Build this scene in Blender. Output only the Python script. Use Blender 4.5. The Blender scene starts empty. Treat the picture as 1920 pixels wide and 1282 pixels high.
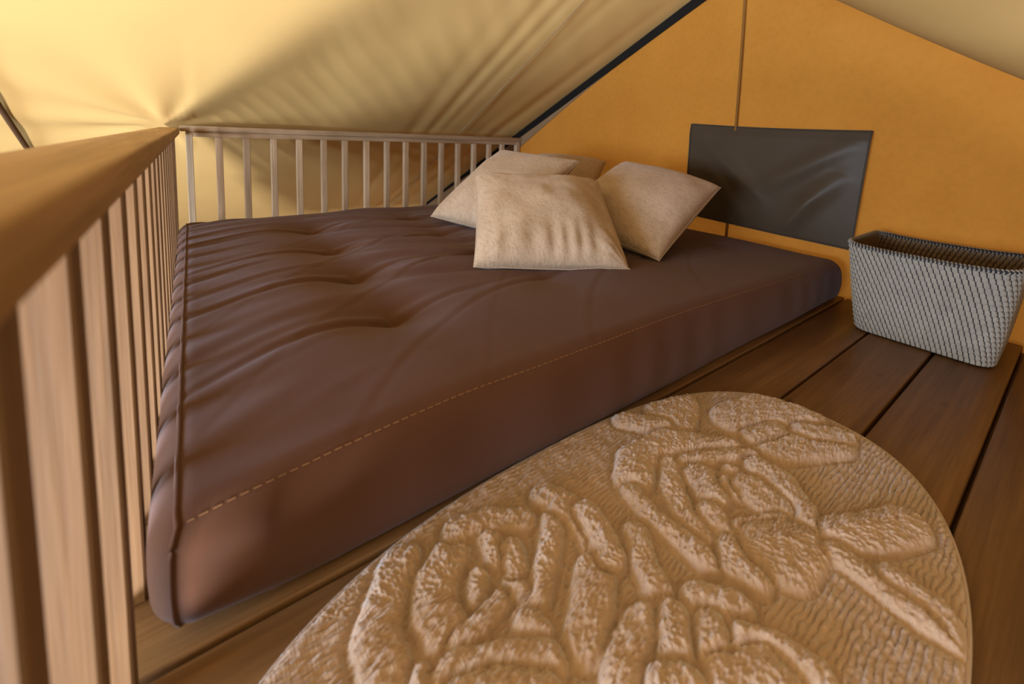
import bpy, bmesh, math, random
import numpy as np
from mathutils import Vector, Matrix

random.seed(7)
rng = np.random.default_rng(7)
scene = bpy.context.scene
COL = scene.collection

# ------------------------------------------------------------------ camera
YAW, PITCH, ROLL = 0.8757, -0.1026, 0.0413
cy_, sy_, cp_, sp_ = math.cos(YAW), math.sin(YAW), math.cos(PITCH), math.sin(PITCH)
FWD = Vector((cy_*cp_, sy_*cp_, sp_)); RIGHT = Vector((sy_, -cy_, 0)); UP = RIGHT.cross(FWD)
R_ = math.cos(ROLL)*RIGHT + math.sin(ROLL)*UP
U_ = -math.sin(ROLL)*RIGHT + math.cos(ROLL)*UP
cam_d = bpy.data.cameras.new('camera')
cam = bpy.data.objects.new('camera', cam_d); COL.objects.link(cam)
m = Matrix((R_, U_, -FWD)).transposed().to_4x4()
m.translation = Vector((0.0458, -0.599, 0.586))
cam.matrix_world = m
cam_d.sensor_width = 36.0
cam_d.lens = 36*834.6/1920
cam_d.shift_x = (960-1052.7)/1920
cam_d.shift_y = (343.4-641)/1920
cam_d.clip_start = 0.02
cam_d.dof.use_dof = True
cam_d.dof.focus_distance = 1.35
cam_d.dof.aperture_fstop = 3.5
scene.camera = cam

# ------------------------------------------------------------------ world, lights, exposure
scene.view_settings.view_transform = 'Standard'
scene.view_settings.look = 'None'
scene.view_settings.gamma = 1
scene.view_settings.use_curve_mapping = False
scene.view_settings.exposure = -0.25
world = bpy.data.worlds.new('overcast_sky'); scene.world = world
world.use_nodes = True
bg = world.node_tree.nodes['Background']
bg.inputs[0].default_value = (0.92, 0.96, 1.0, 1)
bg.inputs[1].default_value = 0.42

def area(name, loc, target, sx, sy, power, col):
    d = bpy.data.lights.new(name, 'AREA'); d.shape = 'RECTANGLE'; d.size = sx; d.size_y = sy
    d.energy = power; d.color = col
    o = bpy.data.objects.new(name, d); COL.objects.link(o)
    o.location = loc
    o.rotation_euler = (Vector(target)-Vector(loc)).to_track_quat('-Z', 'Y').to_euler()
    return o
# daylight in the ground-floor doorway of the long side and in the open front of the tent
area('daylight_side_door', (-2.54, -3.12, -1.55), (-0.4, 2.6, 0.6), 1.0, 0.8, 700, (0.95, 0.96, 1.0))
area('daylight_tent_front', (-4.05, -0.2, 0.38), (0.5, 0.1, 0.1), 2.2, 1.1, 460, (0.66, 0.82, 1.0))

# ------------------------------------------------------------------ helpers
def tag(o, label=None, cat=None, group=None, kind=None):
    if label: o['label'] = label
    if cat: o['category'] = cat
    if group: o['group'] = group
    if kind: o['kind'] = kind
    return o

def link(name, me, mat=None, parent=None, loc=None):
    o = bpy.data.objects.new(name, me); COL.objects.link(o)
    if mat and me is not None and not me.materials: me.materials.append(mat)
    if loc is not None: o.location = loc
    if parent is not None: o.parent = parent
    return o

def empty(name, loc=(0, 0, 0)):
    o = bpy.data.objects.new(name, None); COL.objects.link(o); o.location = loc
    o.empty_display_size = 0.05
    return o

def mesh(name, verts, faces, smooth=False):
    me = bpy.data.meshes.new(name)
    me.from_pydata([tuple(map(float, v)) for v in verts], [], faces)
    me.update()
    if smooth:
        me.polygons.foreach_set('use_smooth', [True]*len(me.polygons))
    return me

def grid_mesh(name, X, Y, Z, smooth=True, wrap=False):
    """X,Y,Z arrays (n,m) -> quad sheet"""
    n, k = X.shape
    co = np.stack([X, Y, Z], -1).reshape(-1, 3).astype(np.float32)
    i = np.arange(n*k).reshape(n, k)
    if wrap:
        j = np.roll(i, -1, axis=1)
        q = np.stack([i[:-1], j[:-1], j[1:], i[1:]], -1).reshape(-1, 4)
    else:
        q = np.stack([i[:-1, :-1], i[:-1, 1:], i[1:, 1:], i[1:, :-1]], -1).reshape(-1, 4)
    me = bpy.data.meshes.new(name)
    me.vertices.add(len(co)); me.vertices.foreach_set('co', co.ravel())
    me.loops.add(q.size); me.loops.foreach_set('vertex_index', q.ravel().astype(np.int32))
    me.polygons.add(len(q))
    me.polygons.foreach_set('loop_start', np.arange(0, q.size, 4, dtype=np.int32))
    me.polygons.foreach_set('loop_total', np.full(len(q), 4, dtype=np.int32))
    me.polygons.foreach_set('use_smooth', np.full(len(q), smooth))
    me.update(); me.validate()
    return me

def box_mesh(name, x0, x1, y0, y1, z0, z1, bevel=0.0, seg=1, jitter=0.0):
    bm = bmesh.new()
    vs = [bm.verts.new((x, y, z)) for x in (x0, x1) for y in (y0, y1) for z in (z0, z1)]
    for f in ((0, 1, 3, 2), (4, 6, 7, 5), (0, 4, 5, 1), (2, 3, 7, 6), (0, 2, 6, 4), (1, 5, 7, 3)):
        bm.faces.new([vs[i] for i in f])
    bmesh.ops.recalc_face_normals(bm, faces=bm.faces)
    if bevel:
        bmesh.ops.bevel(bm, geom=bm.edges[:], offset=bevel, segments=seg, profile=0.5, affect='EDGES')
    me = bpy.data.meshes.new(name); bm.to_mesh(me); bm.free()
    if seg > 1:
        me.polygons.foreach_set('use_smooth', [True]*len(me.polygons))
        me.set_sharp_from_angle(angle=math.radians(50)) if hasattr(me, 'set_sharp_from_angle') else None
    return me

def tube_data(pts, r, ns=6, closed=False):
    pts = [Vector(p) for p in pts]; n = len(pts); V = []; F = []
    for i, p in enumerate(pts):
        a = pts[(i-1) % n] if closed or i > 0 else p
        b = pts[(i+1) % n] if closed or i < n-1 else p
        t = (b-a).normalized()
        ref = Vector((0, 0, 1)) if abs(t.z) < 0.9 else Vector((1, 0, 0))
        u = t.cross(ref).normalized(); v = t.cross(u)
        for k in range(ns):
            an = 2*math.pi*k/ns
            V.append(p + r*(math.cos(an)*u + math.sin(an)*v))
    for i in range(n if closed else n-1):
        for k in range(ns):
            a = i*ns+k; b = i*ns+(k+1) % ns; c = ((i+1) % n)*ns+(k+1) % ns; d = ((i+1) % n)*ns+k
            F.append((a, b, c, d))
    if not closed:
        F.append(tuple(range(ns))[::-1]); F.append(tuple((n-1)*ns+k for k in range(ns)))
    return V, F

def tube_mesh(name, pts, r, ns=6, closed=False):
    V, F = tube_data(pts, r, ns, closed)
    return mesh(name, V, F, True)

def smooth_noise2(shape, cell, seed):
    """value noise on a grid; cell = cells in each axis"""
    g = np.random.default_rng(seed)
    ny, nx = int(cell[0])+2, int(cell[1])+2
    a = g.uniform(-1, 1, (ny+1, nx+1))
    y = np.linspace(0, ny-1.001, shape[0]); x = np.linspace(0, nx-1.001, shape[1])
    yi = y.astype(int); xi = x.astype(int); fy = y-yi; fx = x-xi
    fy = fy*fy*(3-2*fy); fx = fx*fx*(3-2*fx)
    A = a[np.ix_(yi, xi)]; B = a[np.ix_(yi, xi+1)]; C = a[np.ix_(yi+1, xi)]; D = a[np.ix_(yi+1, xi+1)]
    fx = fx[None, :]; fy = fy[:, None]
    return (A*(1-fx)+B*fx)*(1-fy) + (C*(1-fx)+D*fx)*fy

def sstep(t): t = np.clip(t, 0, 1); return t*t*(3-2*t)

# ------------------------------------------------------------------ materials
class MatB:
    def __init__(s, name):
        s.m = bpy.data.materials.new(name); s.m.use_nodes = True
        s.t = s.m.node_tree; s.n = s.t.nodes; s.l = s.t.links
        s.p = s.n['Principled BSDF']
    def node(s, typ, **kw):
        n = s.n.new(typ)
        for k, v in kw.items(): setattr(n, k, v)
        return n
    def lk(s, a, b): s.l.new(a, b)
    def coords(s, scale=(1, 1, 1), rnd=True):
        tc = s.node('ShaderNodeTexCoord'); mp = s.node('ShaderNodeMapping')
        mp.inputs['Scale'].default_value = scale
        if rnd:
            oi = s.node('ShaderNodeObjectInfo'); ml = s.node('ShaderNodeVectorMath', operation='SCALE')
            ml.inputs[0].default_value = (13.1, 7.7, 19.3)
            s.lk(oi.outputs['Random'], ml.inputs['Scale'])
            ad = s.node('ShaderNodeVectorMath', operation='ADD')
            s.lk(tc.outputs['Object'], ad.inputs[0]); s.lk(ml.outputs[0], ad.inputs[1])
            s.lk(ad.outputs[0], mp.inputs[0])
        else:
            s.lk(tc.outputs['Object'], mp.inputs[0])
        return mp.outputs[0]
    def noise(s, vec, scale, detail=4, rough=0.55, dist=0.0):
        n = s.node('ShaderNodeTexNoise'); n.inputs['Scale'].default_value = scale
        n.inputs['Detail'].default_value = detail; n.inputs['Roughness'].default_value = rough
        n.inputs['Distortion'].default_value = dist
        s.lk(vec, n.inputs['Vector']); return n.outputs['Fac']
    def ramp(s, fac, stops):
        r = s.node('ShaderNodeValToRGB'); e = r.color_ramp.elements
        while len(e) < len(stops): e.new(0.5)
        for i, (p, c) in enumerate(stops): e[i].position = p; e[i].color = (*c, 1)
        s.lk(fac, r.inputs[0]); return r.outputs[0]
    def mix(s, a, b, fac, mode='MIX'):
        n = s.node('ShaderNodeMix', data_type='RGBA', blend_type=mode)
        if isinstance(fac, (int, float)): n.inputs[0].default_value = fac
        else: s.lk(fac, n.inputs[0])
        for inp, v in ((n.inputs[6], a), (n.inputs[7], b)):
            if isinstance(v, tuple): inp.default_value = (*v, 1)
            else: s.lk(v, inp)
        return n.outputs[2]
    def math(s, op, a, b=None):
        n = s.node('ShaderNodeMath', operation=op)
        for i, v in enumerate((a, b)):
            if v is None: continue
            if isinstance(v, (int, float)): n.inputs[i].default_value = v
            else: s.lk(v, n.inputs[i])
        return n.outputs[0]
    def bump(s, h, strength, dist):
        b = s.node('ShaderNodeBump'); b.inputs['Strength'].default_value = strength
        b.inputs['Distance'].default_value = dist
        s.lk(h, b.inputs['Height']); s.lk(b.outputs[0], s.p.inputs['Normal']); return b
    def set(s, **kw):
        for k, v in kw.items():
            i = s.p.inputs[k]
            if isinstance(v, (int, float)): i.default_value = v
            elif isinstance(v, tuple): i.default_value = (*v, 1)
            else: s.lk(v, i)
        return s

def wood_mat(name, axis, dark, mid, light, rough=0.55, knots=True):
    b = MatB(name)
    sc = [22.0, 22.0, 22.0]; sc[axis] = 1.3
    v = b.coords(tuple(sc))
    n1 = b.noise(v, 1.0, 5, 0.6, 0.6)
    sc2 = [160.0]*3; sc2[axis] = 5.0
    n2 = b.noise(b.coords(tuple(sc2)), 1.0, 3, 0.6)
    sc3 = [9.0]*3; sc3[axis] = 2.2
    n3 = b.noise(b.coords(tuple(sc3)), 1.0, 2, 0.5, 0.3)
    c = b.ramp(n1, [(0.25, dark), (0.5, mid), (0.75, light)])
    c = b.mix(c, b.ramp(n2, [(0.3, (0.62, 0.56, 0.50)), (0.65, (1.1, 1.1, 1.1))]), 0.55, 'MULTIPLY')
    c = b.mix(c, b.ramp(n3, [(0.30, (0.74, 0.66, 0.58)), (0.55, (1.0, 1.0, 1.0))]), 0.7, 'MULTIPLY')
    if knots:
        sk = [7.0]*3; sk[axis] = 3.4
        vo = b.node('ShaderNodeTexVoronoi'); vo.inputs['Scale'].default_value = 1.0
        b.lk(b.coords(tuple(sk)), vo.inputs['Vector'])
        k = b.ramp(vo.outputs['Distance'], [(0.03, (0.30, 0.20, 0.13)), (0.085, (1, 1, 1))])
        c = b.mix(c, k, 0.75, 'MULTIPLY')
    oi = b.node('ShaderNodeObjectInfo')
    tint = b.ramp(oi.outputs['Random'], [(0.0, (0.80, 0.77, 0.74)), (1.0, (1.08, 1.06, 1.03))])
    c = b.mix(c, tint, 1.0, 'MULTIPLY')
    b.set(**{'Base Color': c, 'Roughness': rough, 'Specular IOR Level': 0.3})
    b.bump(n2, 0.25, 0.002)
    return b.m

STAIN = ((0.138, 0.077, 0.034), (0.195, 0.111, 0.050), (0.245, 0.143, 0.067))
PINE = ((0.33, 0.20, 0.098), (0.45, 0.285, 0.148), (0.54, 0.35, 0.19))
PALE = ((0.42, 0.31, 0.21), (0.54, 0.41, 0.29), (0.62, 0.48, 0.35))
DECK = ((0.15, 0.082, 0.036), (0.215, 0.120, 0.054), (0.28, 0.160, 0.074))
M_RAIL_Y = wood_mat('pine_handrail', 1, *PINE)
M_RAIL_X = wood_mat('pale_pine_rail', 0, *PALE)
M_BAL = wood_mat('pine_baluster', 2, *STAIN)
M_BALP = wood_mat('pale_pine_baluster', 2, *PALE)
M_DECK = wood_mat('stained_deck_board', 0, *DECK, rough=0.42)

def fabric_mat(name, col, col2, weave=900.0, rough=0.85, sheen=0.0, sheen_r=0.45, sheen_tint=(1, 1, 1), bump=0.25, dist=0.0006, blotch=6.0, slub=0.0, transl=0.0, tcol=None):
    b = MatB(name)
    v = b.coords((1, 1, 1))
    big = b.noise(v, blotch, 4, 0.6)
    c = b.mix(col, col2, b.ramp(big, [(0.3, (0, 0, 0)), (0.7, (1, 1, 1))]))
    wx = b.noise(b.coords((weave, weave*0.12, weave*0.12)), 1.0, 2)
    wy = b.noise(b.coords((weave*0.12, weave, weave)), 1.0, 2)
    w = b.math('ADD', wx, wy)
    if slub:
        s = b.ramp(w, [(0.36, (0.55, 0.50, 0.45)), (0.50, (1, 1, 1)), (0.62, (1.06, 1.06, 1.06))])
        half = b.math('MULTIPLY', w, 0.5)
        s = b.ramp(half, [(0.38, (0.62, 0.57, 0.52)), (0.50, (1, 1, 1)), (0.62, (1.08, 1.08, 1.08))])
        c = b.mix(c, s, slub, 'MULTIPLY')
    b.set(**{'Base Color': c, 'Roughness': rough, 'Specular IOR Level': 0.08, 'Sheen Weight': sheen, 'Sheen Roughness': sheen_r})
    b.p.inputs['Sheen Tint'].default_value = (*sheen_tint, 1)
    b.bump(w, bump, dist)
    if transl:
        t = b.node('ShaderNodeBsdfTranslucent'); mx = b.node('ShaderNodeMixShader')
        tc = b.mix(tcol, tuple(0.93*x for x in tcol), b.ramp(big, [(0.3, (0, 0, 0)), (0.7, (1, 1, 1))]))
        half = b.math('MULTIPLY', w, 0.5)
        tc = b.mix(tc, b.ramp(half, [(0.36, (0.78, 0.75, 0.7)), (0.55, (1, 1, 1))]), 0.6, 'MULTIPLY')
        b.lk(tc, t.inputs['Color'])
        mx.inputs[0].default_value = transl
        b.lk(b.p.outputs[0], mx.inputs[1]); b.lk(t.outputs[0], mx.inputs[2])
        b.lk(mx.outputs[0], b.n['Material Output'].inputs['Surface'])
    return b.m

M_ROOF = fabric_mat('beige_tent_canvas', (0.665, 0.45, 0.178), (0.63, 0.424, 0.166), 420, bump=0.12, blotch=2.0, transl=0.03, tcol=(0.55, 0.36, 0.16))
M_GABLE = fabric_mat('orange_tent_canvas', (0.66, 0.30, 0.055), (0.60, 0.26, 0.045), 330, bump=0.25, blotch=3.0, transl=0.55, tcol=(0.95, 0.315, 0.038))
M_MATT = fabric_mat('brown_cotton_cover', (0.100, 0.044, 0.0235), (0.090, 0.039, 0.021), 1300, rough=1.0, sheen=0.14, sheen_r=0.55, sheen_tint=(0.80, 0.82, 1.0), bump=0.3, dist=0.0004, blotch=5.0)
M_STITCH = fabric_mat('tan_thread', (0.30, 0.16, 0.08), (0.26, 0.14, 0.07), 1500)
M_PILLOW = fabric_mat('natural_linen', (0.50, 0.378, 0.285), (0.455, 0.34, 0.252), 300, sheen=0.25, sheen_tint=(0.9, 0.92, 1), bump=0.5, dist=0.0008, blotch=8, slub=0.6)
M_FLAP = fabric_mat('dark_taupe_canvas', (0.062, 0.044, 0.030), (0.055, 0.039, 0.027), 900, rough=0.35, sheen=0.12, sheen_tint=(0.8, 0.85, 1), bump=0.15)
M_BLACK = fabric_mat('black_gap_strip', (0.010, 0.009, 0.008), (0.014, 0.012, 0.010), 600)  # black stands in for the dark gap along roof and gable
M_BROWNTAPE = fabric_mat('brown_seam_tape', (0.24, 0.10, 0.022), (0.20, 0.085, 0.02), 700)
M_SHADE_STRIP = fabric_mat('brown_canvas_shade_strip', (0.26, 0.16, 0.085), (0.23, 0.14, 0.075), 420)  # brown carries the shade under the roof overhang
M_RUG = fabric_mat('beige_cotton_pile', (0.48, 0.34, 0.258), (0.43, 0.305, 0.228), 420, rough=0.95, sheen=1.0, sheen_tint=(0.86, 0.90, 1.0), bump=0.7, dist=0.0018, blotch=12)
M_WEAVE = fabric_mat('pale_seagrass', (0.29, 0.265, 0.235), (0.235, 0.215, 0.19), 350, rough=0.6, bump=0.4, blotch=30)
M_INNER = fabric_mat('shade_browned_seagrass', (0.20, 0.14, 0.088), (0.16, 0.11, 0.07), 350, rough=0.6, bump=0.4, blotch=30)  # darker brown copy of the seagrass, shade inside the basket put into colour
M_THREAD = fabric_mat('dark_navy_cord', (0.028, 0.026, 0.034), (0.04, 0.032, 0.03), 600)
M_LOWER = wood_mat('ground_floor_boards', 0, (0.10, 0.065, 0.035), (0.14, 0.09, 0.05), (0.17, 0.11, 0.065))
M_WALL = fabric_mat('brown_wall_canvas', (0.14, 0.095, 0.055), (0.12, 0.08, 0.048), 420, bump=0.12, blotch=2.0)

# ------------------------------------------------------------------ setting
XW = 2.06                                   # inside face of the gable canvas
RY, RZ = 0.54, 1.455                        # ridge
SB, SF = 0.455, 0.56                        # slopes of the two roof sides
def roof_back_z(y): return 0.581 + SB*(2.431-y)
RZ = roof_back_z(RY)
EYB, EYF = 4.7, -3.2
XF = -4.2                                   # open front end of the tent
ZG = -2.3                                   # ground floor

# back roof slope: one sheet of canvas with soft folds
def roof_back():
    nx, ny = 320, 150
    xs = np.linspace(XF, XW, nx); ys = np.linspace(RY, EYB, ny)
    X, Y = np.meshgrid(xs, ys)
    Z = roof_back_z(Y)
    fold = np.zeros_like(X)
    # puckers running down the slope beside the sewn seam and towards the gable
    for x0, w, a, dx in ((1.18, .05, .007, .05), (1.32, .035, .008, .03), (1.42, .03, .006, .02), (1.60, .04, .008, -.02),
                         (1.74, .05, .010, -.04), (1.90, .05, .009, -.05), (0.85, .09, .006, .10), (0.55, .12, .005, .12)):
        c = x0 + dx*(Y-1.8)
        fold += a*np.exp(-((X-c)/w)**2)*(0.5+0.5*np.sin(1.3*Y+9*x0))
    # pulls that radiate from the rail corner
    px, py = -0.05, 2.45
    ang = np.arctan2(Y-py, X-px); rr = np.hypot(X-px, Y-py)
    pull = np.sin(ang*9+0.8)*np.exp(-(rr/0.55)**2)*np.clip(rr/0.15, 0, 1)*0.010
    fold += np.where(X < px+0.1, pull, pull*0.3)
    n = smooth_noise2(X.shape, (9, 14), 3)*0.012 + smooth_noise2(X.shape, (22, 40), 4)*0.0035
    sag = -0.030*np.sin(np.clip((X+0.58)/2.08, 0, 1)*math.pi)*np.sin(np.clip((Y-RY)/(EYB-RY), 0, 1)*math.pi)
    edge = np.clip((XW-X)/0.12, 0, 1)
    Z = Z + (fold + n*0.22)*edge*np.clip((Y-RY)/0.2, 0, 1) + sag*0.35*edge
    return grid_mesh('ceiling_back', X, Y, Z)
ob = link('ceiling_back', roof_back(), M_ROOF)
tag(ob, 'beige canvas tent roof sloping down behind the bed', 'tent roof', kind='structure')

def roof_front():
    nx, ny = 140, 110
    xs = np.linspace(XF, XW, nx); ys = np.linspace(RY, EYF, ny)
    X, Y = np.meshgrid(xs, ys)
    t = np.clip((RY-Y)/(RY-EYF), 0, 1)
    slope = 0.40 + (SF-0.40)*sstep((X+1.2)/3.0)          # the sheet is guyed up higher away from the gable
    Z = RZ - slope*(RY-Y)
    span = np.clip((XW-X)/2.2, 0, 1)
    sag = -0.165*np.sin(span*math.pi)*np.sin(np.clip((RY-Y)/2.4, 0, 1)*math.pi)
    Z = Z + sag + smooth_noise2(X.shape, (8, 10), 8)*0.006*np.clip(t*8, 0, 1)*np.clip(span*5, 0, 1)
    return grid_mesh('ceiling_front', X, Y, Z)
of = link('ceiling_front', roof_front(), M_ROOF)
tag(of, 'greyish beige canvas roof side hanging in at the upper right', 'tent roof', kind='structure')

# seams on the back slope (real rolled seams standing proud on the underside)
def roof_seam(x0, x1, y0, y1, r, name, mat, drop=0.004):
    pts = []
    for i in range(60):
        t = i/59; y = y0+(y1-y0)*t
        pts.append((x0+(x1-x0)*t + 0.004*math.sin(7*t), y, roof_back_z(y)-drop-0.010*math.sin(math.pi*min(1, max(0, (y-RY)/(EYB-RY))))))
    return link(name, tube_mesh(name, pts, r, 6), mat, ob)
M_SEAM = fabric_mat('roof_seam_thread', (0.34, 0.22, 0.11), (0.30, 0.19, 0.09), 500)
M_STRAP = fabric_mat('dark_brown_strap', (0.10, 0.055, 0.028), (0.09, 0.05, 0.025), 500)
roof_seam(1.442, 1.67, 0.56, 4.3, 0.0035, 'roof_seam', M_SEAM, 0.006)
roof_seam(-0.52, -0.61, 0.56, 4.6, 0.011, 'roof_strap', M_STRAP, 0.010)

# gable wall: orange canvas
def gable():
    ys = np.linspace(EYF, EYB, 240)
    top = np.where(ys > RY, roof_back_z(ys), RZ-SF*(RY-ys))
    s = np.linspace(0, 1, 60)[:, None]
    Y = np.repeat(ys[None, :], 60, 0); Z = ZG + (top[None, :]-ZG)*s
    X = XW + smooth_noise2(Y.shape, (10, 18), 21)*0.004
    return grid_mesh('wall_right', X, Y, Z)
og = link('wall_right', gable(), M_GABLE)
tag(og, 'glowing orange canvas gable wall with a vertical centre seam', 'tent wall', kind='structure')
link('seam_tape', tube_mesh('seam_tape', [(XW-0.006, 0.532-0.008*math.sin(2.2*z), z) for z in np.linspace(0.0, RZ-0.02, 40)], 0.008, 6), M_BROWNTAPE, og)

# black strip for the dark roof-gable gap, brown canvas strip for overhang shade below
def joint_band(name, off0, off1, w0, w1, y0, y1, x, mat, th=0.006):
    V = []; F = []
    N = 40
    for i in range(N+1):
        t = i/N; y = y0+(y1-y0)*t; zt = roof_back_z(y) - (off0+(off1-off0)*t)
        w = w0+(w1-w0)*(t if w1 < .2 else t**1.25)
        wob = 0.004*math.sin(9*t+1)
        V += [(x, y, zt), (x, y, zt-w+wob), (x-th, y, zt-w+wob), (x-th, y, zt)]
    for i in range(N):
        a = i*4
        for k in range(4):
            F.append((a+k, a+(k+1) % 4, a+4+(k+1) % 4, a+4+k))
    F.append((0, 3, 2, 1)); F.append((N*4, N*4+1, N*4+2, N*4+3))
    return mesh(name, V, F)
trim = link('trim_1', joint_band('trim_1', -0.002, 0.0, 0.062, 0.030, 0.62, 4.5, XW-0.006, M_BLACK), M_BLACK)
tag(trim, 'black strip standing in for the dark gap between roof and orange gable', 'trim', kind='structure')
shade_strip = link('gable_shade_strip', joint_band('gable_shade_strip', 0.050, 0.030, 0.004, 0.330, 1.35, 4.5, XW-0.004, M_SHADE_STRIP, 0.003), M_SHADE_STRIP)
tag(shade_strip, 'narrow brown canvas valance under the black webbing', 'trim', kind='structure')

# the rest of the tent below and beside the loft
lf = link('floor_lower', box_mesh('floor_lower', XF, XW, EYF, EYB, ZG-0.05, ZG), M_LOWER)
tag(lf, 'timber ground floor under the sleeping loft', 'floor', kind='structure')
def wall_with_hole(name, axis, pos, a0, a1, b0, b1, h, th=0.02):
    """axis 0: wall normal along x, a = y ; axis 1: normal along y, a = x ; b = z ; h = hole (a0,a1,b0,b1)"""
    V = []; F = []
    for (p0, p1, q0, q1) in ((a0, h[0], b0, b1), (h[1], a1, b0, b1), (h[0], h[1], b0, h[2]), (h[0], h[1], h[3], b1)):
        if p1-p0 < 1e-4 or q1-q0 < 1e-4: continue
        s = len(V)
        for t in (0, th):
            for (p, q) in ((p0, q0), (p1, q0), (p1, q1), (p0, q1)):
                V.append((pos+t, p, q) if axis == 0 else (p, pos+t, q))
        F += [(s, s+1, s+2, s+3), (s+7, s+6, s+5, s+4)] + [(s+k, s+4+k, s+4+(k+1) % 4, s+(k+1) % 4) for k in range(4)]
    return mesh(name, V, F)
zF = RZ-0.40*(RY-EYF); zB = roof_back_z(EYB)
w = link('wall_front', wall_with_hole('wall_front', 1, EYF-0.02, XF, XW, ZG, zF+0.02, (-3.45, -1.65, ZG+0.05, -0.85)), M_WALL)
tag(w, 'beige canvas side wall with a doorway on the near side', 'tent wall', kind='structure')
w = link('wall_back', box_mesh('wall_back', XF, XW, EYB, EYB+0.02, ZG, zB), M_WALL)
tag(w, 'beige canvas side wall behind the loft', 'tent wall', kind='structure')
w = link('wall_left', wall_with_hole('wall_left', 0, XF-0.02, EYF, EYB, ZG, RZ, (-1.35, 0.95, -0.22, 0.98)), M_WALL)
tag(w, 'beige canvas front end of the tent with its wide opening', 'tent wall', kind='structure')

# ------------------------------------------------------------------ loft floor of separate boards
PITCH_P = 0.1652
fl = link('floor', box_mesh('floor', -0.075, XW-0.012, -1.36, 2.36, -0.16, -0.032), M_DECK)
tag(fl, 'brown stained plank floor of the loft', 'floor', kind='structure')
pm = box_mesh('plank', -1.04, 1.04, -PITCH_P/2+0.0035, PITCH_P/2-0.0035, -0.032, 0.0, 0.004, 2)
pm.materials.append(M_DECK)
y = -0.1809 - PITCH_P/2 - 6*PITCH_P
k = 0
while y < 2.32:
    p = link('plank', pm, None, fl, (0.985+0.0*k, y+random.uniform(-.0006, .0006), random.uniform(-.0012, 0)))
    y += PITCH_P; k += 1

bm_ = link('light_block_beam', box_mesh('light_block_beam', -0.075, XW-0.012, 2.30, 2.36, -0.62, -0.165, 0.004, 1), M_LOWER)  # unseen beam added to keep light from below the loft off the canvas
tag(bm_, 'unseen timber beam added to block light from under the loft floor', 'beam', kind='structure')

# ------------------------------------------------------------------ railings
RT, RB = 0.555, 0.5215
lr = empty('railing', (-0.04, 0.5, 0))
tag(lr, 'honey-coloured pine railing along the left edge of the loft with a broad handrail', 'railing')
def at(o): return (-o.location.x, -o.location.y, -o.location.z)
def rail_box(name, x0, x1, y0, y1, z0, z1, bev, mat, parent, seg=3):
    c = Vector(((x0+x1)/2, (y0+y1)/2, (z0+z1)/2))
    me = box_mesh(name, x0-c.x, x1-c.x, y0-c.y, y1-c.y, z0-c.z, z1-c.z, bev, seg)
    return link(name, me, mat, parent, c-parent.location)
rail_box('handrail', -0.078, 0.001, -1.35, 2.395, RB, RT, 0.005, M_RAIL_Y, lr)
bal = box_mesh('baluster', -0.0240, 0.0240, -0.0165, 0.0165, -0.005, RB-0.001, 0.002, 1); bal.materials.append(M_BAL)
y = -0.178 - 8*0.141
while y < 2.30:
    if y > -1.3:
        o = link('baluster', bal, None, lr, Vector((-0.0390, y, 0.005))-lr.location)
    y += 0.141
# dark coach screws let into the underside of the handrail on two of the near balusters
br = empty('railing', (1.04, 2.347, 0))
tag(br, 'greyish pine railing across the far side of the loft behind the mattress', 'railing')
rail_box('handrail', 0.003, XW-0.006, 2.318, 2.395, 0.5385, 0.568, 0.003, M_RAIL_X, br, 2)
rail_box('under_rail', 0.052, 2.012, 2.329, 2.368, 0.5125, 0.538, 0.002, M_RAIL_X, br, 1)
rail_box('post', 0.024, 0.0515, 2.327, 2.369, 0.0005, 0.538, 0.002, M_BALP, br, 1)
rail_box('post', 2.0125, 2.046, 2.327, 2.369, 0.0005, 0.538, 0.002, M_BALP, br, 1)
balb = box_mesh('back_baluster', -0.0150, 0.0150, -0.0175, 0.0175, 0.0005, 0.512, 0.002, 1); balb.materials.append(M_BALP)
for xx in (0.157, 0.275, 0.399, 0.524, 0.651, 0.767, 0.893, 1.019, 1.143, 1.268, 1.393, 1.520, 1.647, 1.775, 1.889):
    link('baluster', balb, None, br, Vector((xx, 2.3475, 0))-br.location)

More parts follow.
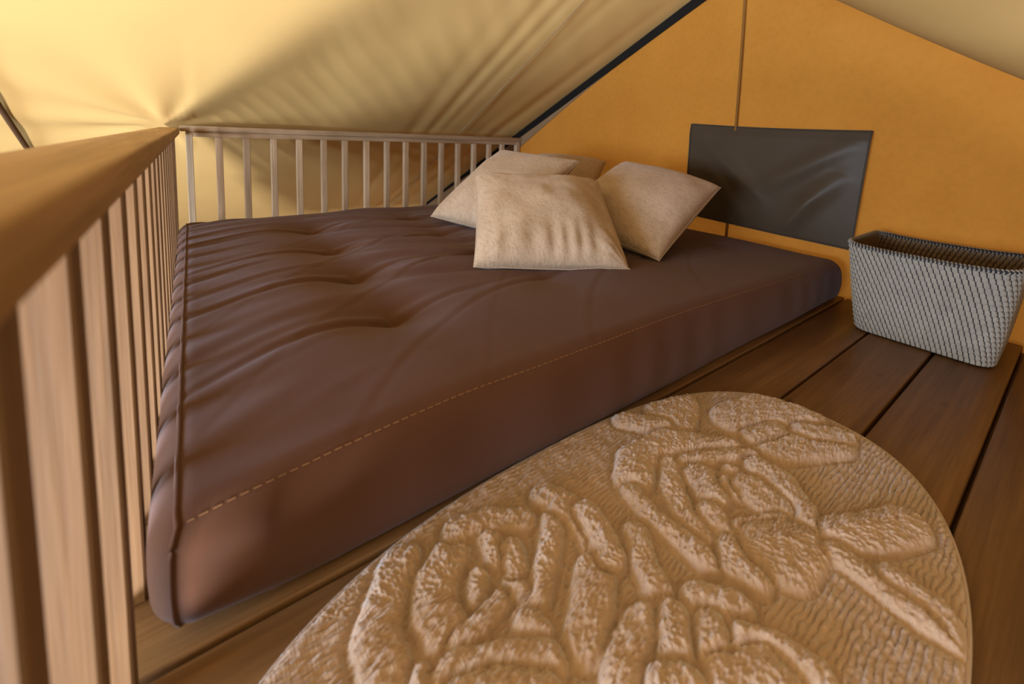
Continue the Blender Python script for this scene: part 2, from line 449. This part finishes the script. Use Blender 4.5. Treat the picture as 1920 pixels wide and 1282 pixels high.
# ------------------------------------------------------------------ mattress
ML, MD, MH, MR = 2.0, 1.885, 0.152, 0.040
MATT_X0, MATT_Y0 = -0.005, 0.002
TUFTS = [(0.400, 0.415, 1.0), (0.415, 0.785, 1.0), (0.435, 1.165, .9), (0.44, 1.545, .8),
         (0.86, 0.42, .45), (0.87, 0.80, .6), (0.87, 1.18, .6), (0.88, 1.55, .5),
         (1.32, 0.42, .35), (1.33, 0.80, .4), (1.33, 1.18, .4), (1.77, 0.42, .3), (1.77, 0.80, .3), (1.77, 1.18, .3)]
prng = np.random.default_rng(12)
PLEATS = []
wv = 0.10
while wv < 2.05:
    PLEATS.append((wv, prng.uniform(.0006, .0044), prng.uniform(.013, .036), prng.uniform(.18, .46)))
    wv += prng.uniform(.06, .19)
def matt_top(x, y):
    """height added to the flat top at plan position x, y (mattress coordinates)"""
    h = 0.026*sstep(x/.42)*sstep((ML-x)/1.1)*(1-0.75*sstep(y/1.5)) + 0.004*sstep(x/.2)*sstep((ML-x)/.2)
    for tx, ty, d in TUFTS:
        r = np.hypot((x-tx)*1.0, (y-ty)*0.9)
        h = h - d*(0.026*np.exp(-r/0.055) + 0.016*np.exp(-((x-tx)/0.10)**2-((y-ty)/0.17)**2))
        # pinch lines running out of the tuft towards +x and -x
        for sgn, ln, a in ((1, .16, .007), (-1, .30, .008)):
            s = (x-tx)*sgn
            yy = ty - (0.17*(s/0.42)**2 if sgn < 0 else -0.10*s)
            h = h - d*a*np.exp(-((y-yy)/.012)**2)*sstep(s/.01)*np.exp(-s/ln) + d*a*0.9*np.exp(-((y-yy-.026)/.020)**2)*sstep(s/.02)*np.exp(-s/ln)
    xc = 0.395+0.03*y
    h = h - 0.015*np.exp(-((x-xc)/np.where(x > xc, .085, .14))**2)*sstep((y-.22)/.25)*(1-sstep((y-1.6)/.2))*(0.72+0.28*np.cos((y-.415)*2*math.pi/.377))
    wc = y + 0.17*np.clip(1-x/0.42, 0, 1)**2
    for w0, a, s, ln in PLEATS:
        t = (wc-w0)/s
        g = np.exp(-t*t) - 0.8*np.exp(-((t+1.5)/0.85)**2)
        h = h + a*g*(1-sstep((x-ln*0.35)/(ln*1.05)))*sstep(x/.02+.25)*sstep((y-0.06)/.2)
    # softer swells right of the first tuft row
    wc2 = y + 0.12*np.clip((x-0.4)/0.5, 0, 1)
    band = sstep((x-.42)/.15)*(1-sstep((x-.85)/.35))
    h = h + band*(0.0050*np.sin(wc2*33+1.0) + 0.003*np.sin(wc2*57+x*6))*sstep((y-.35)/.25)
    h = h + 0.0035*np.sin(x*5.1+y*3.0)*np.sin(y*6.3-x*2.2)*sstep(y/.15)*sstep(x/.15)
    return h
def matt_deform(P):
    P = np.asarray(P, float)
    dims = np.array([ML, MD, MH])
    rb = 0.015+0.026*np.exp(-(P[:, 0]/0.10)**2)
    r = (rb+(MR-rb)*sstep(P[:, 2]/MH*1.15))[:, None]
    q = np.clip(P, r, dims-r); d = P-q
    n = d/np.maximum(np.linalg.norm(d, axis=1, keepdims=True), 1e-9)
    o = q + n*r
    nx, ny, nz = n[:, 0], n[:, 1], n[:, 2]
    zz = np.clip(o[:, 2]/MH, 0, 1); bul = np.sin(zz*math.pi)
    x, y = o[:, 0].copy(), o[:, 1].copy()
    up = sstep(zz*1.6-0.5)
    o[:, 2] += matt_top(np.clip(x, 0, ML), np.clip(y, 0, MD))*up
    pl = np.zeros(len(o))
    ws = y + 0.17 - (MH-o[:, 2])*0.9
    for w0, a, s, ln in PLEATS:
        t = (ws-w0)/s
        pl += a*0.6*(np.exp(-t*t) - 0.8*np.exp(-((t+1.5)/0.85)**2))
    left = np.clip(-nx, 0, 1)
    o[:, 0] -= left*(0.005*bul + pl*np.clip(bul*1.3, 0, 1)*sstep((y-.1)/.2))
    o[:, 0] += np.clip(nx, 0, 1)*0.008*bul
    fr = np.clip(-ny, 0, 1)
    rip = 0.0016*np.sin(x*41+np.sin(x*7)*2)*np.sin(zz*math.pi) + 0.002*np.sin(x*9+zz*3)
    o[:, 1] -= fr*(0.012*bul + rip*sstep(x/.1))
    # pinch at the front left corner where three seams meet
    c = np.exp(-((x)**2+(y)**2)/(0.05**2))
    o[:, 2] -= 0.006*c*up
    # dimple in the front panel near that corner
    o[:, 1] += fr*0.010*np.exp(-((x-.075)/.035)**2-((o[:, 2]-.085)/.03)**2)
    return o
def matt_axis(L, n):
    e = np.linspace(0, MR, 7)
    return np.concatenate([e, np.linspace(MR, L-MR, n)[1:-1], L-e[::-1]])
def mattress_mesh():
    ax, ay, az = matt_axis(ML, 250), matt_axis(MD, 250), matt_axis(MH, 10)
    A = [ax, ay, az]; dims = [len(a) for a in A]
    idx = {}; V = []; Q = []
    off = 0; allP = []; keys = []
    for axis in range(3):
        u, v = [a for a in range(3) if a != axis]
        for side in (0, 1):
            I, J = np.meshgrid(np.arange(dims[u]), np.arange(dims[v]), indexing='ij')
            K = np.zeros(I.shape+(3,), int)
            K[..., u] = I; K[..., v] = J; K[..., axis] = 0 if side == 0 else dims[axis]-1
            ids = np.arange(I.size).reshape(I.shape)+off; off += I.size
            keys.append(K.reshape(-1, 3))
            q = np.stack([ids[:-1, :-1], ids[1:, :-1], ids[1:, 1:], ids[:-1, 1:]], -1).reshape(-1, 4)
            flip = (side == 0) ^ (axis == 1)
            Q.append(q[:, ::-1] if flip else q)
    keys = np.concatenate(keys); Q = np.concatenate(Q)
    uk, inv = np.unique(keys, axis=0, return_inverse=True)
    inv = inv.reshape(-1)
    P = np.stack([ax[uk[:, 0]], ay[uk[:, 1]], az[uk[:, 2]]], -1)
    P = matt_deform(P); Q = inv[Q]
    me = bpy.data.meshes.new('cover')
    me.vertices.add(len(P)); me.vertices.foreach_set('co', P.astype(np.float32).ravel())
    me.loops.add(Q.size); me.loops.foreach_set('vertex_index', Q.ravel().astype(np.int32))
    me.polygons.add(len(Q))
    me.polygons.foreach_set('loop_start', np.arange(0, Q.size, 4, dtype=np.int32))
    me.polygons.foreach_set('loop_total', np.full(len(Q), 4, dtype=np.int32))
    me.polygons.foreach_set('use_smooth', np.full(len(Q), True))
    me.update(); me.validate()
    return me
mt = empty('mattress', (MATT_X0, MATT_Y0, 0.0015))
tag(mt, 'large dark brown tufted futon mattress lying on the plank floor', 'mattress')
link('cover', mattress_mesh(), M_MATT, mt)
k45 = MR*0.29
def matt_line(pts, lift=0.0):
    o = matt_deform(np.array(pts)); return o
pts = [(MR*.55, yy, MH) for yy in np.linspace(MD-.03, MR*.9, 170)]
pts += [(MR*(.55-.12*t), MR*.9*(1-t), MH) for t in np.linspace(.25, 1, 5)] + [(MR*.43, 0.0, zz) for zz in np.linspace(MH*.97, 0.005, 26)]
link('welt', tube_mesh('welt', matt_line(pts), 0.0032, 6), M_MATT, mt)
V = []; F = []
for i in range(150):
    x0 = 0.03 + i*0.0129
    if x0 > 1.96: break
    a, b = matt_line([(x0, 0.0, MH), (x0+0.0085, 0.0, MH)])
    v, f = tube_data([a+np.array([0, -.0003, .0003]), b+np.array([0, -.0003, .0003])], 0.00085, 4)
    s = len(V); V += v; F += [tuple(s+k for k in ff) for ff in f]
st = link('stitching', mesh('stitching', V, F), M_STITCH, mt); st['kind'] = 'stuff'
def matt_z(x, y):
    """world height of the mattress top"""
    return MH + float(matt_top(np.array(x-MATT_X0), np.array(y-MATT_Y0))) + 0.0015

# ------------------------------------------------------------------ pillows
def pillow(label, bl, br, tl, T, seed, wrinkle=0.0, gather=0.0, pinch=0.035):
    bl, br, tl = map(np.array, (bl, br, tl))
    bl = bl.astype(float); br = br.astype(float); tl = tl.astype(float)
    eu = (br-bl)/2; ev = (tl-bl)/2; c = (br+tl)/2
    nn = np.cross(eu, ev); nn = nn/np.linalg.norm(nn)
    N = 72
    u = np.sin(np.linspace(-1, 1, N)*math.pi/2); u = 0.6*u+0.4*np.linspace(-1, 1, N)
    U, W = np.meshgrid(u, u)
    ou = U*(1-pinch*(1-W*W)**0.9); ow = W*(1-pinch*(1-U*U)**0.9)
    base = np.clip((1-U*U)*(1-W*W), 0, 1)
    th = T*base**0.40
    nz = smooth_noise2(U.shape, (5, 5), seed)*0.010 + smooth_noise2(U.shape, (12, 12), seed+1)*0.003*wrinkle
    gat = gather*0.006*np.sin(U*26+2*np.sin(U*5+seed))*np.exp(-((W+0.80)/.28)**2)*(1-np.abs(U)**4)
    # corner creases
    cre = 0
    for a in (-1, 1):
        for b in (-1, 1):
            r = np.hypot(U-a, W-b); an = np.arctan2(W-b, U-a)
            cre = cre + 0.004*wrinkle*np.sin(an*16+seed+a*2+b)*np.exp(-(r/.45)**2)
    front = th + (nz+gat+cre)*base**0.3
    back = -th*0.8
    mid = 0.006*np.sin(U*2.2+seed)*np.abs(W)
    ez = empty('pillow', (float(c[0]), float(c[1]), 0))
    def place(h):
        P = c + ou[..., None]*eu + ow[..., None]*ev + (h+mid)[..., None]*nn
        zf = MH + 0.003 + matt_top(np.clip(P[..., 0]-MATT_X0, 0, ML), np.clip(P[..., 1]-MATT_Y0, 0, MD))
        P[..., 2] = np.where(P[..., 2] < zf, zf, P[..., 2])
        P[..., 0] = np.minimum(P[..., 0], XW-0.03)
        return P - np.array([c[0], c[1], 0])
    A = place(front); B = place(back)
    n = N*N
    co = np.concatenate([A.reshape(-1, 3), B.reshape(-1, 3)])
    i = np.arange(n).reshape(N, N)
    q1 = np.stack([i[:-1, :-1], i[:-1, 1:], i[1:, 1:], i[1:, :-1]], -1).reshape(-1, 4)
    q2 = q1[:, ::-1]+n
    edge = np.concatenate([i[0, :], i[1:, -1], i[-1, -2::-1], i[-2:0:-1, 0]])
    nx = np.roll(edge, -1)
    q3 = np.stack([edge, edge+n, nx+n, nx], -1)
    Q = np.concatenate([q1, q2, q3])
    me = mesh('case', co, [tuple(map(int, f)) for f in Q], True)
    bm = bmesh.new(); bm.from_mesh(me); bmesh.ops.remove_doubles(bm, verts=bm.verts, dist=0.0002)
    bmesh.ops.recalc_face_normals(bm, faces=bm.faces); bm.to_mesh(me); bm.free()
    me.polygons.foreach_set('use_smooth', [True]*len(me.polygons))
    tag(ez, label, 'pillow', 'linen pillows heaped at the head of the mattress')
    case = link('case', me, M_PILLOW, ez)
    E = ((A+B)/2).reshape(-1, 3)[edge]
    link('seam', tube_mesh('seam', E[::1], 0.0022, 5, True), M_PILLOW, ez)
    return ez
pillow('pale linen pillow in front of the others, leaning back with a gathered lower edge',
       (0.690, 0.570, 0.185), (1.105, 0.315, 0.168), (0.885, 0.930, 0.425), 0.105, 5, 1.0, 1.0)
pillow('linen pillow at the left, half hidden behind the front pillow',
       (0.900, 1.370, 0.190), (1.060, 0.930, 0.165), (1.290, 1.400, 0.500), 0.095, 11, 0.5, 0.3)
pillow('brownish linen pillow at the right beside the dark flap, its corner pointing right',
       (1.200, 0.820, 0.245), (1.300, 0.350, 0.165), (1.650, 0.870, 0.480), 0.100, 19, 0.4, 0.3)
pillow('linen pillow at the very back against the orange wall, mostly hidden',
       (1.440, 1.530, 0.190), (1.660, 1.130, 0.175), (1.750, 1.695, 0.470), 0.090, 27, 0.4)

# ------------------------------------------------------------------ dark window flap on the gable
def flap():
    N, K = 60, 90
    v = np.linspace(0, 1, N)[:, None]; u = np.linspace(0, 1, K)[None, :]
    tl, tr, brr, bll = np.array([.768, .683]), np.array([-.037, .658]), np.array([-.010, .190]), np.array([.768, .214])
    top = tl[None, None, :]*(1-u[..., None]) + tr[None, None, :]*u[..., None]
    bot = bll[None, None, :]*(1-u[..., None]) + brr[None, None, :]*u[..., None]
    P = top*(1-v[..., None]) + bot*v[..., None]
    d = 0.012 + 0*u*v
    sag = np.sin(u*math.pi)*np.sin(v*math.pi*0.85)
    d = d + 0.012*sag
    # folds hanging from the two top corners to the middle of the lower edge
    for (u0, v0, u1, v1, a, w) in ((.05, .08, .52, .72, .010, .055), (.95, .08, .48, .62, .010, .06), (.10, .30, .42, .95, .007, .05),
                                   (.92, .35, .62, .98, .011, .06), (.80, .55, .66, 1.0, .008, .04)):
        dx, dy = u1-u0, v1-v0; L2 = dx*dx+dy*dy
        t = np.clip(((u-u0)*dx+(v-v0)*dy)/L2, 0, 1)
        r = np.hypot(u-(u0+t*dx), (v-(v0+t*dy))*0.6)
        d = d + 1.7*a*np.exp(-(r/w)**2)*np.sin(np.clip(t, 0.02, .98)*math.pi)**.6
    d = d*(1-0.6*(1-np.clip(v*12, 0, 1)))
    Z = P[..., 1] - 0.006*np.sin(u*math.pi)*(1-v)
    return grid_mesh('sheet', XW-0.004-d, P[..., 0], Z), P, d
fe = empty('window_flap', (XW-0.01, 0.37, 0.2))
tag(fe, 'dark taupe rectangular canvas window flap hanging on the orange wall', 'window flap')
fm, FP, FD = flap()
fm.transform(Matrix.Translation(-fe.location))
fs = link('sheet', fm, M_FLAP, fe)
md = fs.modifiers.new('thickness', 'SOLIDIFY'); md.thickness = 0.0016; md.offset = 1
n_, k_ = FP.shape[:2]
def fpt(i, j): return Vector((XW-0.006-float(FD[i, j]), float(FP[i, j, 0]), float(FP[i, j, 1])-0.006*math.sin(math.pi*j/(k_-1))*(1-i/(n_-1)))) - fe.location
for nm, pts in (('hem', [fpt(0, j) for j in range(0, k_, 3)]+[fpt(0, k_-1)]), ('hem', [fpt(n_-1, j) for j in range(0, k_, 3)]+[fpt(n_-1, k_-1)]),
                ('hem', [fpt(i, 0) for i in range(0, n_, 3)]+[fpt(n_-1, 0)]), ('hem', [fpt(i, k_-1) for i in range(0, n_, 3)]+[fpt(n_-1, k_-1)])):
    link(nm, tube_mesh(nm, pts, 0.0028, 5), M_FLAP, fe)

# ------------------------------------------------------------------ woven basket
def rrect(hx, hy, r, n):
    """n points evenly along a rounded rectangle, starting at (-hx, +hy) side"""
    segs = []
    pts = []
    M = 400
    for cx, cyy, a0 in ((-hx+r, hy-r, 90), (-hx+r, -hy+r, 180), (hx-r, -hy+r, 270), (hx-r, hy-r, 0)):
        for k in range(M//8):
            a = math.radians(a0+90*k/(M//8-1)); pts.append((cx+r*math.cos(a), cyy+r*math.sin(a)))
    pts = np.array(pts); pts = np.vstack([pts, pts[:1]])
    L = np.concatenate([[0], np.cumsum(np.linalg.norm(np.diff(pts, axis=0), axis=1))])
    s = np.linspace(0, L[-1], n, endpoint=False)
    return np.stack([np.interp(s, L, pts[:, 0]), np.interp(s, L, pts[:, 1])], -1)
BX, BY, BH = 1.842, -0.305, 0.283
def basket_ring(t, n, inset=0.0):
    # t 0 bottom .. 1 top
    f = t**0.85
    hx = 0.145+0.027*f-inset; hy = 0.172+0.036*f-inset
    p = rrect(hx, hy, 0.045, n)
    sag = -0.012*math.sin(math.pi*min(1, max(0, t)))*0
    z = np.full(n, 0.004+(BH-0.004)*t)
    z = z + 0.010*t*(np.abs(p[:, 1])/hy)**3 - 0.006*t   # rim dips a little mid-side
    return np.column_stack([p, z])
bk = empty('basket', (BX, BY, 0))
tag(bk, 'pale woven basket with dark diagonal stitching standing by the orange wall', 'basket')
NR, NC = 18, 96
# dark inner shell that carries the strands
rings = []
for k in range(25):
    rings.append(basket_ring(k/24*0.985, 160, 0.004))
inner = []
for k in range(25):
    inner.append(basket_ring((24-k)/24*0.985, 160, 0.0068))
bottom = inner[-1].copy(); bottom[:, 2] = 0.010
cen = bottom*np.array([0.02, 0.02, 1.0])
R_all = np.array([rings[0]*np.array([.02, .02, 1])] + rings + inner + [bottom, cen])
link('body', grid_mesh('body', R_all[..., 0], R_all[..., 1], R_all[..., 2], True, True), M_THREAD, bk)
def weave_cells(inward):
    V = []; F = []
    brng = np.random.default_rng(5)
    for r in range(NR):
        t0, t1 = (r+0.0)/NR*0.975, (r+1.0)/NR*0.975
        ss = 8
        nfine = NC*ss
        lo = basket_ring(t0, nfine, 0.0072 if inward else 0.0036); hi = basket_ring(t1, nfine, 0.0072 if inward else 0.0036)
        md_ = basket_ring((t0+t1)/2, nfine, 0.0105 if inward else 0.0005)
        for c in range(NC):
            sh = ((-r*0.42) % 1)*ss
            g = 1.5+brng.uniform(-.25, .25)
            i0 = c*ss+sh; 
            cols = [i0+g*0.5, i0+ss*0.28, i0+ss*0.72, i0+ss-g*0.5]
            bulge = [0.0, 1.0, 1.0, 0.0]
            s = len(V)
            sk = 1.15
            for j, (cc, bl) in enumerate(zip(cols, bulge)):
                for rowi, (ring, so) in enumerate(((lo, -sk), (md_, 0), (hi, sk))):
                    f = cc-so*0.9
                    a = int(math.floor(f)) % nfine; b = (a+1) % nfine; w = f-math.floor(f)
                    base = ring[a]*(1-w)+ring[b]*w
                    if rowi == 1 and bl == 0.0:
                        base = (lo[a]+hi[a])/2*(1-w)+(lo[b]+hi[b])/2*w
                    if rowi != 1 and bl == 1.0:
                        pass
                    V.append(base)
            for j in range(3):
                for k in range(2):
                    a = s+j*3+k
                    q = (a, a+3, a+4, a+1)
                    F.append(q if not inward else q[::-1])
    me = mesh('weave', V, F, True)
    return me
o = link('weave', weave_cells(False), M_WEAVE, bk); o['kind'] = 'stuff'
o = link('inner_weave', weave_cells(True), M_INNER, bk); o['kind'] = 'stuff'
# rim: slanted binding stitches over a dark core
NB = 150
rimc = basket_ring(0.99, NB, 0.006); rimc[:, 2] += 0.002
link('rim', tube_mesh('rim', [tuple(p) for p in rimc], 0.0048, 8, True), M_THREAD, bk)
V = []; F = []
for i in range(NB):
    a = rimc[i]; b = rimc[(i+1) % NB]; t = (b-a)/np.linalg.norm(b-a)
    nrm = np.array([t[1], -t[0], 0])
    ring = []
    pts = []
    for k in range(8):
        an = 2*math.pi*k/8
        pts.append(a + t*(0.003*math.cos(an)+0.0) + (nrm*math.cos(an)+np.array([0, 0, 1])*math.sin(an))*0.0062)
    v, f = tube_data(pts, 0.0027, 5, True)
    s = len(V); V += v; F += [tuple(s+k for k in ff) for ff in f]
o = link('rim_binding', mesh('rim_binding', V, F, True), M_WEAVE, bk); o['kind'] = 'stuff'

# ------------------------------------------------------------------ rug
PETALS = [
([(0.244, -0.057), (0.212, -0.098), (0.187, -0.133), (0.186, -0.169)], 0.0213),
([(0.295, -0.096), (0.266, -0.116), (0.25, -0.152), (0.254, -0.182)], 0.0226),
([(0.313, -0.144), (0.3, -0.165)], 0.012),
([(0.352, -0.102), (0.347, -0.136)], 0.0158),
([(0.323, -0.187), (0.288, -0.195), (0.26, -0.201)], 0.0123),
([(0.445, -0.131), (0.407, -0.172), (0.358, -0.21), (0.335, -0.221)], 0.0147),
([(0.331, -0.232), (0.335, -0.241)], 0.0159),
([(0.322, -0.064), (0.366, -0.071), (0.407, -0.107)], 0.0174),
([(0.464, -0.092), (0.479, -0.133), (0.479, -0.188), (0.463, -0.224)], 0.0215),
([(0.438, -0.231), (0.409, -0.256), (0.376, -0.283)], 0.0233),
([(0.348, -0.17), (0.346, -0.189)], 0.0111),
([(0.216, -0.198), (0.206, -0.211), (0.199, -0.223)], 0.0092),
([(0.241, -0.222), (0.283, -0.241), (0.324, -0.273)], 0.0193),
([(0.235, -0.244), (0.27, -0.261), (0.307, -0.295)], 0.0157),
([(0.371, -0.135), (0.36, -0.163)], 0.0136),
([(0.846, -0.054), (0.787, -0.089)], 0.0444),
([(0.71, -0.033), (0.754, -0.095)], 0.0204),
([(0.903, -0.173), (0.992, -0.194), (1.032, -0.245)], 0.0428),
([(0.884, -0.265), (0.936, -0.294), (0.989, -0.324)], 0.0331),
([(0.874, -0.221), (0.939, -0.24)], 0.0171),
([(0.605, -0.152), (0.646, -0.122), (0.728, -0.132), (0.799, -0.211)], 0.0284),
([(0.684, -0.174), (0.64, -0.206), (0.612, -0.248), (0.609, -0.285)], 0.0176),
([(0.712, -0.183), (0.765, -0.21), (0.821, -0.248)], 0.0146),
([(0.577, -0.172), (0.567, -0.22), (0.571, -0.272), (0.572, -0.316)], 0.0156),
([(0.699, -0.222), (0.683, -0.251)], 0.0251),
([(0.758, -0.244), (0.755, -0.264)], 0.0135),
([(0.728, -0.258), (0.72, -0.279)], 0.0152),
([(0.804, -0.271), (0.806, -0.309), (0.773, -0.351), (0.748, -0.39)], 0.0212),
([(0.747, -0.286), (0.737, -0.324)], 0.0247),
([(0.648, -0.269), (0.64, -0.303)], 0.0164),
([(0.664, -0.313), (0.724, -0.35)], 0.0122),
([(0.618, -0.323), (0.595, -0.343), (0.6, -0.369)], 0.0166),
([(0.662, -0.356), (0.701, -0.381), (0.658, -0.382)], 0.0317),
([(0.528, -0.224), (0.5, -0.262), (0.486, -0.298)], 0.0161),
([(0.777, -0.417), (0.814, -0.442), (0.874, -0.468)], 0.0279),
([(0.732, -0.419), (0.727, -0.474), (0.72, -0.52), (0.729, -0.563)], 0.0151),
([(0.755, -0.478), (0.752, -0.526), (0.738, -0.552)], 0.014),
([(0.519, -0.335), (0.545, -0.371)], 0.0191),
([(0.522, -0.393), (0.544, -0.426), (0.552, -0.463)], 0.0155),
([(0.444, -0.309), (0.41, -0.316), (0.379, -0.329)], 0.0175),
([(0.478, -0.327), (0.448, -0.352)], 0.0159),
([(0.502, -0.363), (0.48, -0.383)], 0.0156),
([(0.467, -0.403), (0.511, -0.425), (0.509, -0.447)], 0.018),
([(0.412, -0.36), (0.435, -0.381)], 0.0148),
([(0.981, -0.28), (1.023, -0.33)], 0.0217),
([(0.494, -0.153), (0.484, -0.196), (0.47, -0.23)], 0.0176)
]
RC = (0.539, -0.2845); RA, RBB, RN = 0.542, 0.286, 2.45
def rug():
    nx, ny = 560, 520
    # polar-like square grid mapped to the superellipse keeps the rim clean
    u = np.linspace(-1, 1, nx); v = np.linspace(-1, 1, ny)
    Ux, Vy = np.meshgrid(u, v)
    # plan positions: squash the square to a superellipse
    r = np.maximum(np.abs(Ux), np.abs(Vy)); ang = np.arctan2(Vy, Ux)
    ca, sa = np.cos(ang), np.sin(ang)
    e = 1/((np.abs(ca)**RN+np.abs(sa)**RN)**(1/RN))
    # blend between concentric mapping (rim) and straight mapping (inside)
    X1 = r*e*ca; Y1 = r*e*sa
    X = RC[0]+RA*X1; Y = RC[1]+RBB*Y1
    X = X - 0.06*np.where(Y1 < 0, 0, 0)
    rr = r
    # petals
    H = np.zeros_like(X); near = np.full_like(X, 9.0); cut = np.zeros_like(X)
    for k, (pl, w) in enumerate(PETALS):
        w = w*1.28
        P = np.array(pl); d = np.full_like(X, 9.0)
        for a, b in zip(P[:-1], P[1:]):
            ab = b-a; L2 = (ab**2).sum()
            t = np.clip(((X-a[0])*ab[0]+(Y-a[1])*ab[1])/L2, 0, 1)
            d = np.minimum(d, np.hypot(X-a[0]-t*ab[0], Y-a[1]-t*ab[1]))
        ins = w-d
        prof = (1-np.exp(-np.clip(ins, 0, 1)/0.0042))*(0.0105+0.0035*((k*37) % 7)/7)*(0.85+0.15*np.clip(ins/w, 0, 1))
        moat_k = np.exp(-((d-w-0.0015)/0.0045)**2)
        H = np.where(ins > 0, np.maximum(H*0.55, prof), H*(1-0.75*moat_k))
        near = np.minimum(near, d-w)
    H = H*sstep((1-rr)/0.07)
    # a carved line surrounds each petal
    moat = -0.0045*np.exp(-((near-0.004)/0.004)**2)
    groundmask = sstep((near-0.004)/0.008)
    wob = 0.0030*smooth_noise2(X.shape, (26, 46), 31) + 0.0012*smooth_noise2(X.shape, (60, 110), 32)
    ridge = np.abs(np.sin((Y+wob)*math.pi/0.0078))**0.8
    ridge = ridge*(0.75+0.35*smooth_noise2(X.shape, (70, 90), 33))
    Z = 0.0125 + H + moat + groundmask*0.0055*(ridge-0.6)
    pile = 0.0020*smooth_noise2(X.shape, (170, 220), 34) + 0.0011*smooth_noise2(X.shape, (250, 270), 35) + 0.0018*smooth_noise2(X.shape, (50, 80), 36)
    Z = Z + pile*np.where(near < 0.004, 1.0, 0.45)
    rim = np.sqrt(np.clip(1-((np.clip(rr, .965, 1)-.965)/.035)**2, 0, 1))
    Z = 0.003 + (Z-0.003)*rim
    return grid_mesh('pile', X, Y, Z), None
re_ = empty('rug', (RC[0], RC[1], 0.0))
tag(re_, 'oval beige tufted rug with sculpted roses lying beside the mattress', 'rug')
rm, _ = rug()
rm.transform(Matrix.Translation(-re_.location))
link('pile', rm, M_RUG, re_)
rimp = []
V0 = []
for k in range(220):
    a = 2*math.pi*k/220; ca, sa = math.cos(a), math.sin(a)
    e = 1/((abs(ca)**RN+abs(sa)**RN)**(1/RN))
    rimp.append((RA*e*ca, RBB*e*sa, 0.0042))
link('binding', tube_mesh('binding', rimp, 0.0038, 6, True), M_RUG, re_)
bp = [Vector(p) for p in rimp]
V = [tuple(p*0.995) for p in bp]; V = [(x, y, 0.001) for x, y, z in V]
link('backing', mesh('backing', V, [tuple(range(len(V)))]), M_RUG, re_)
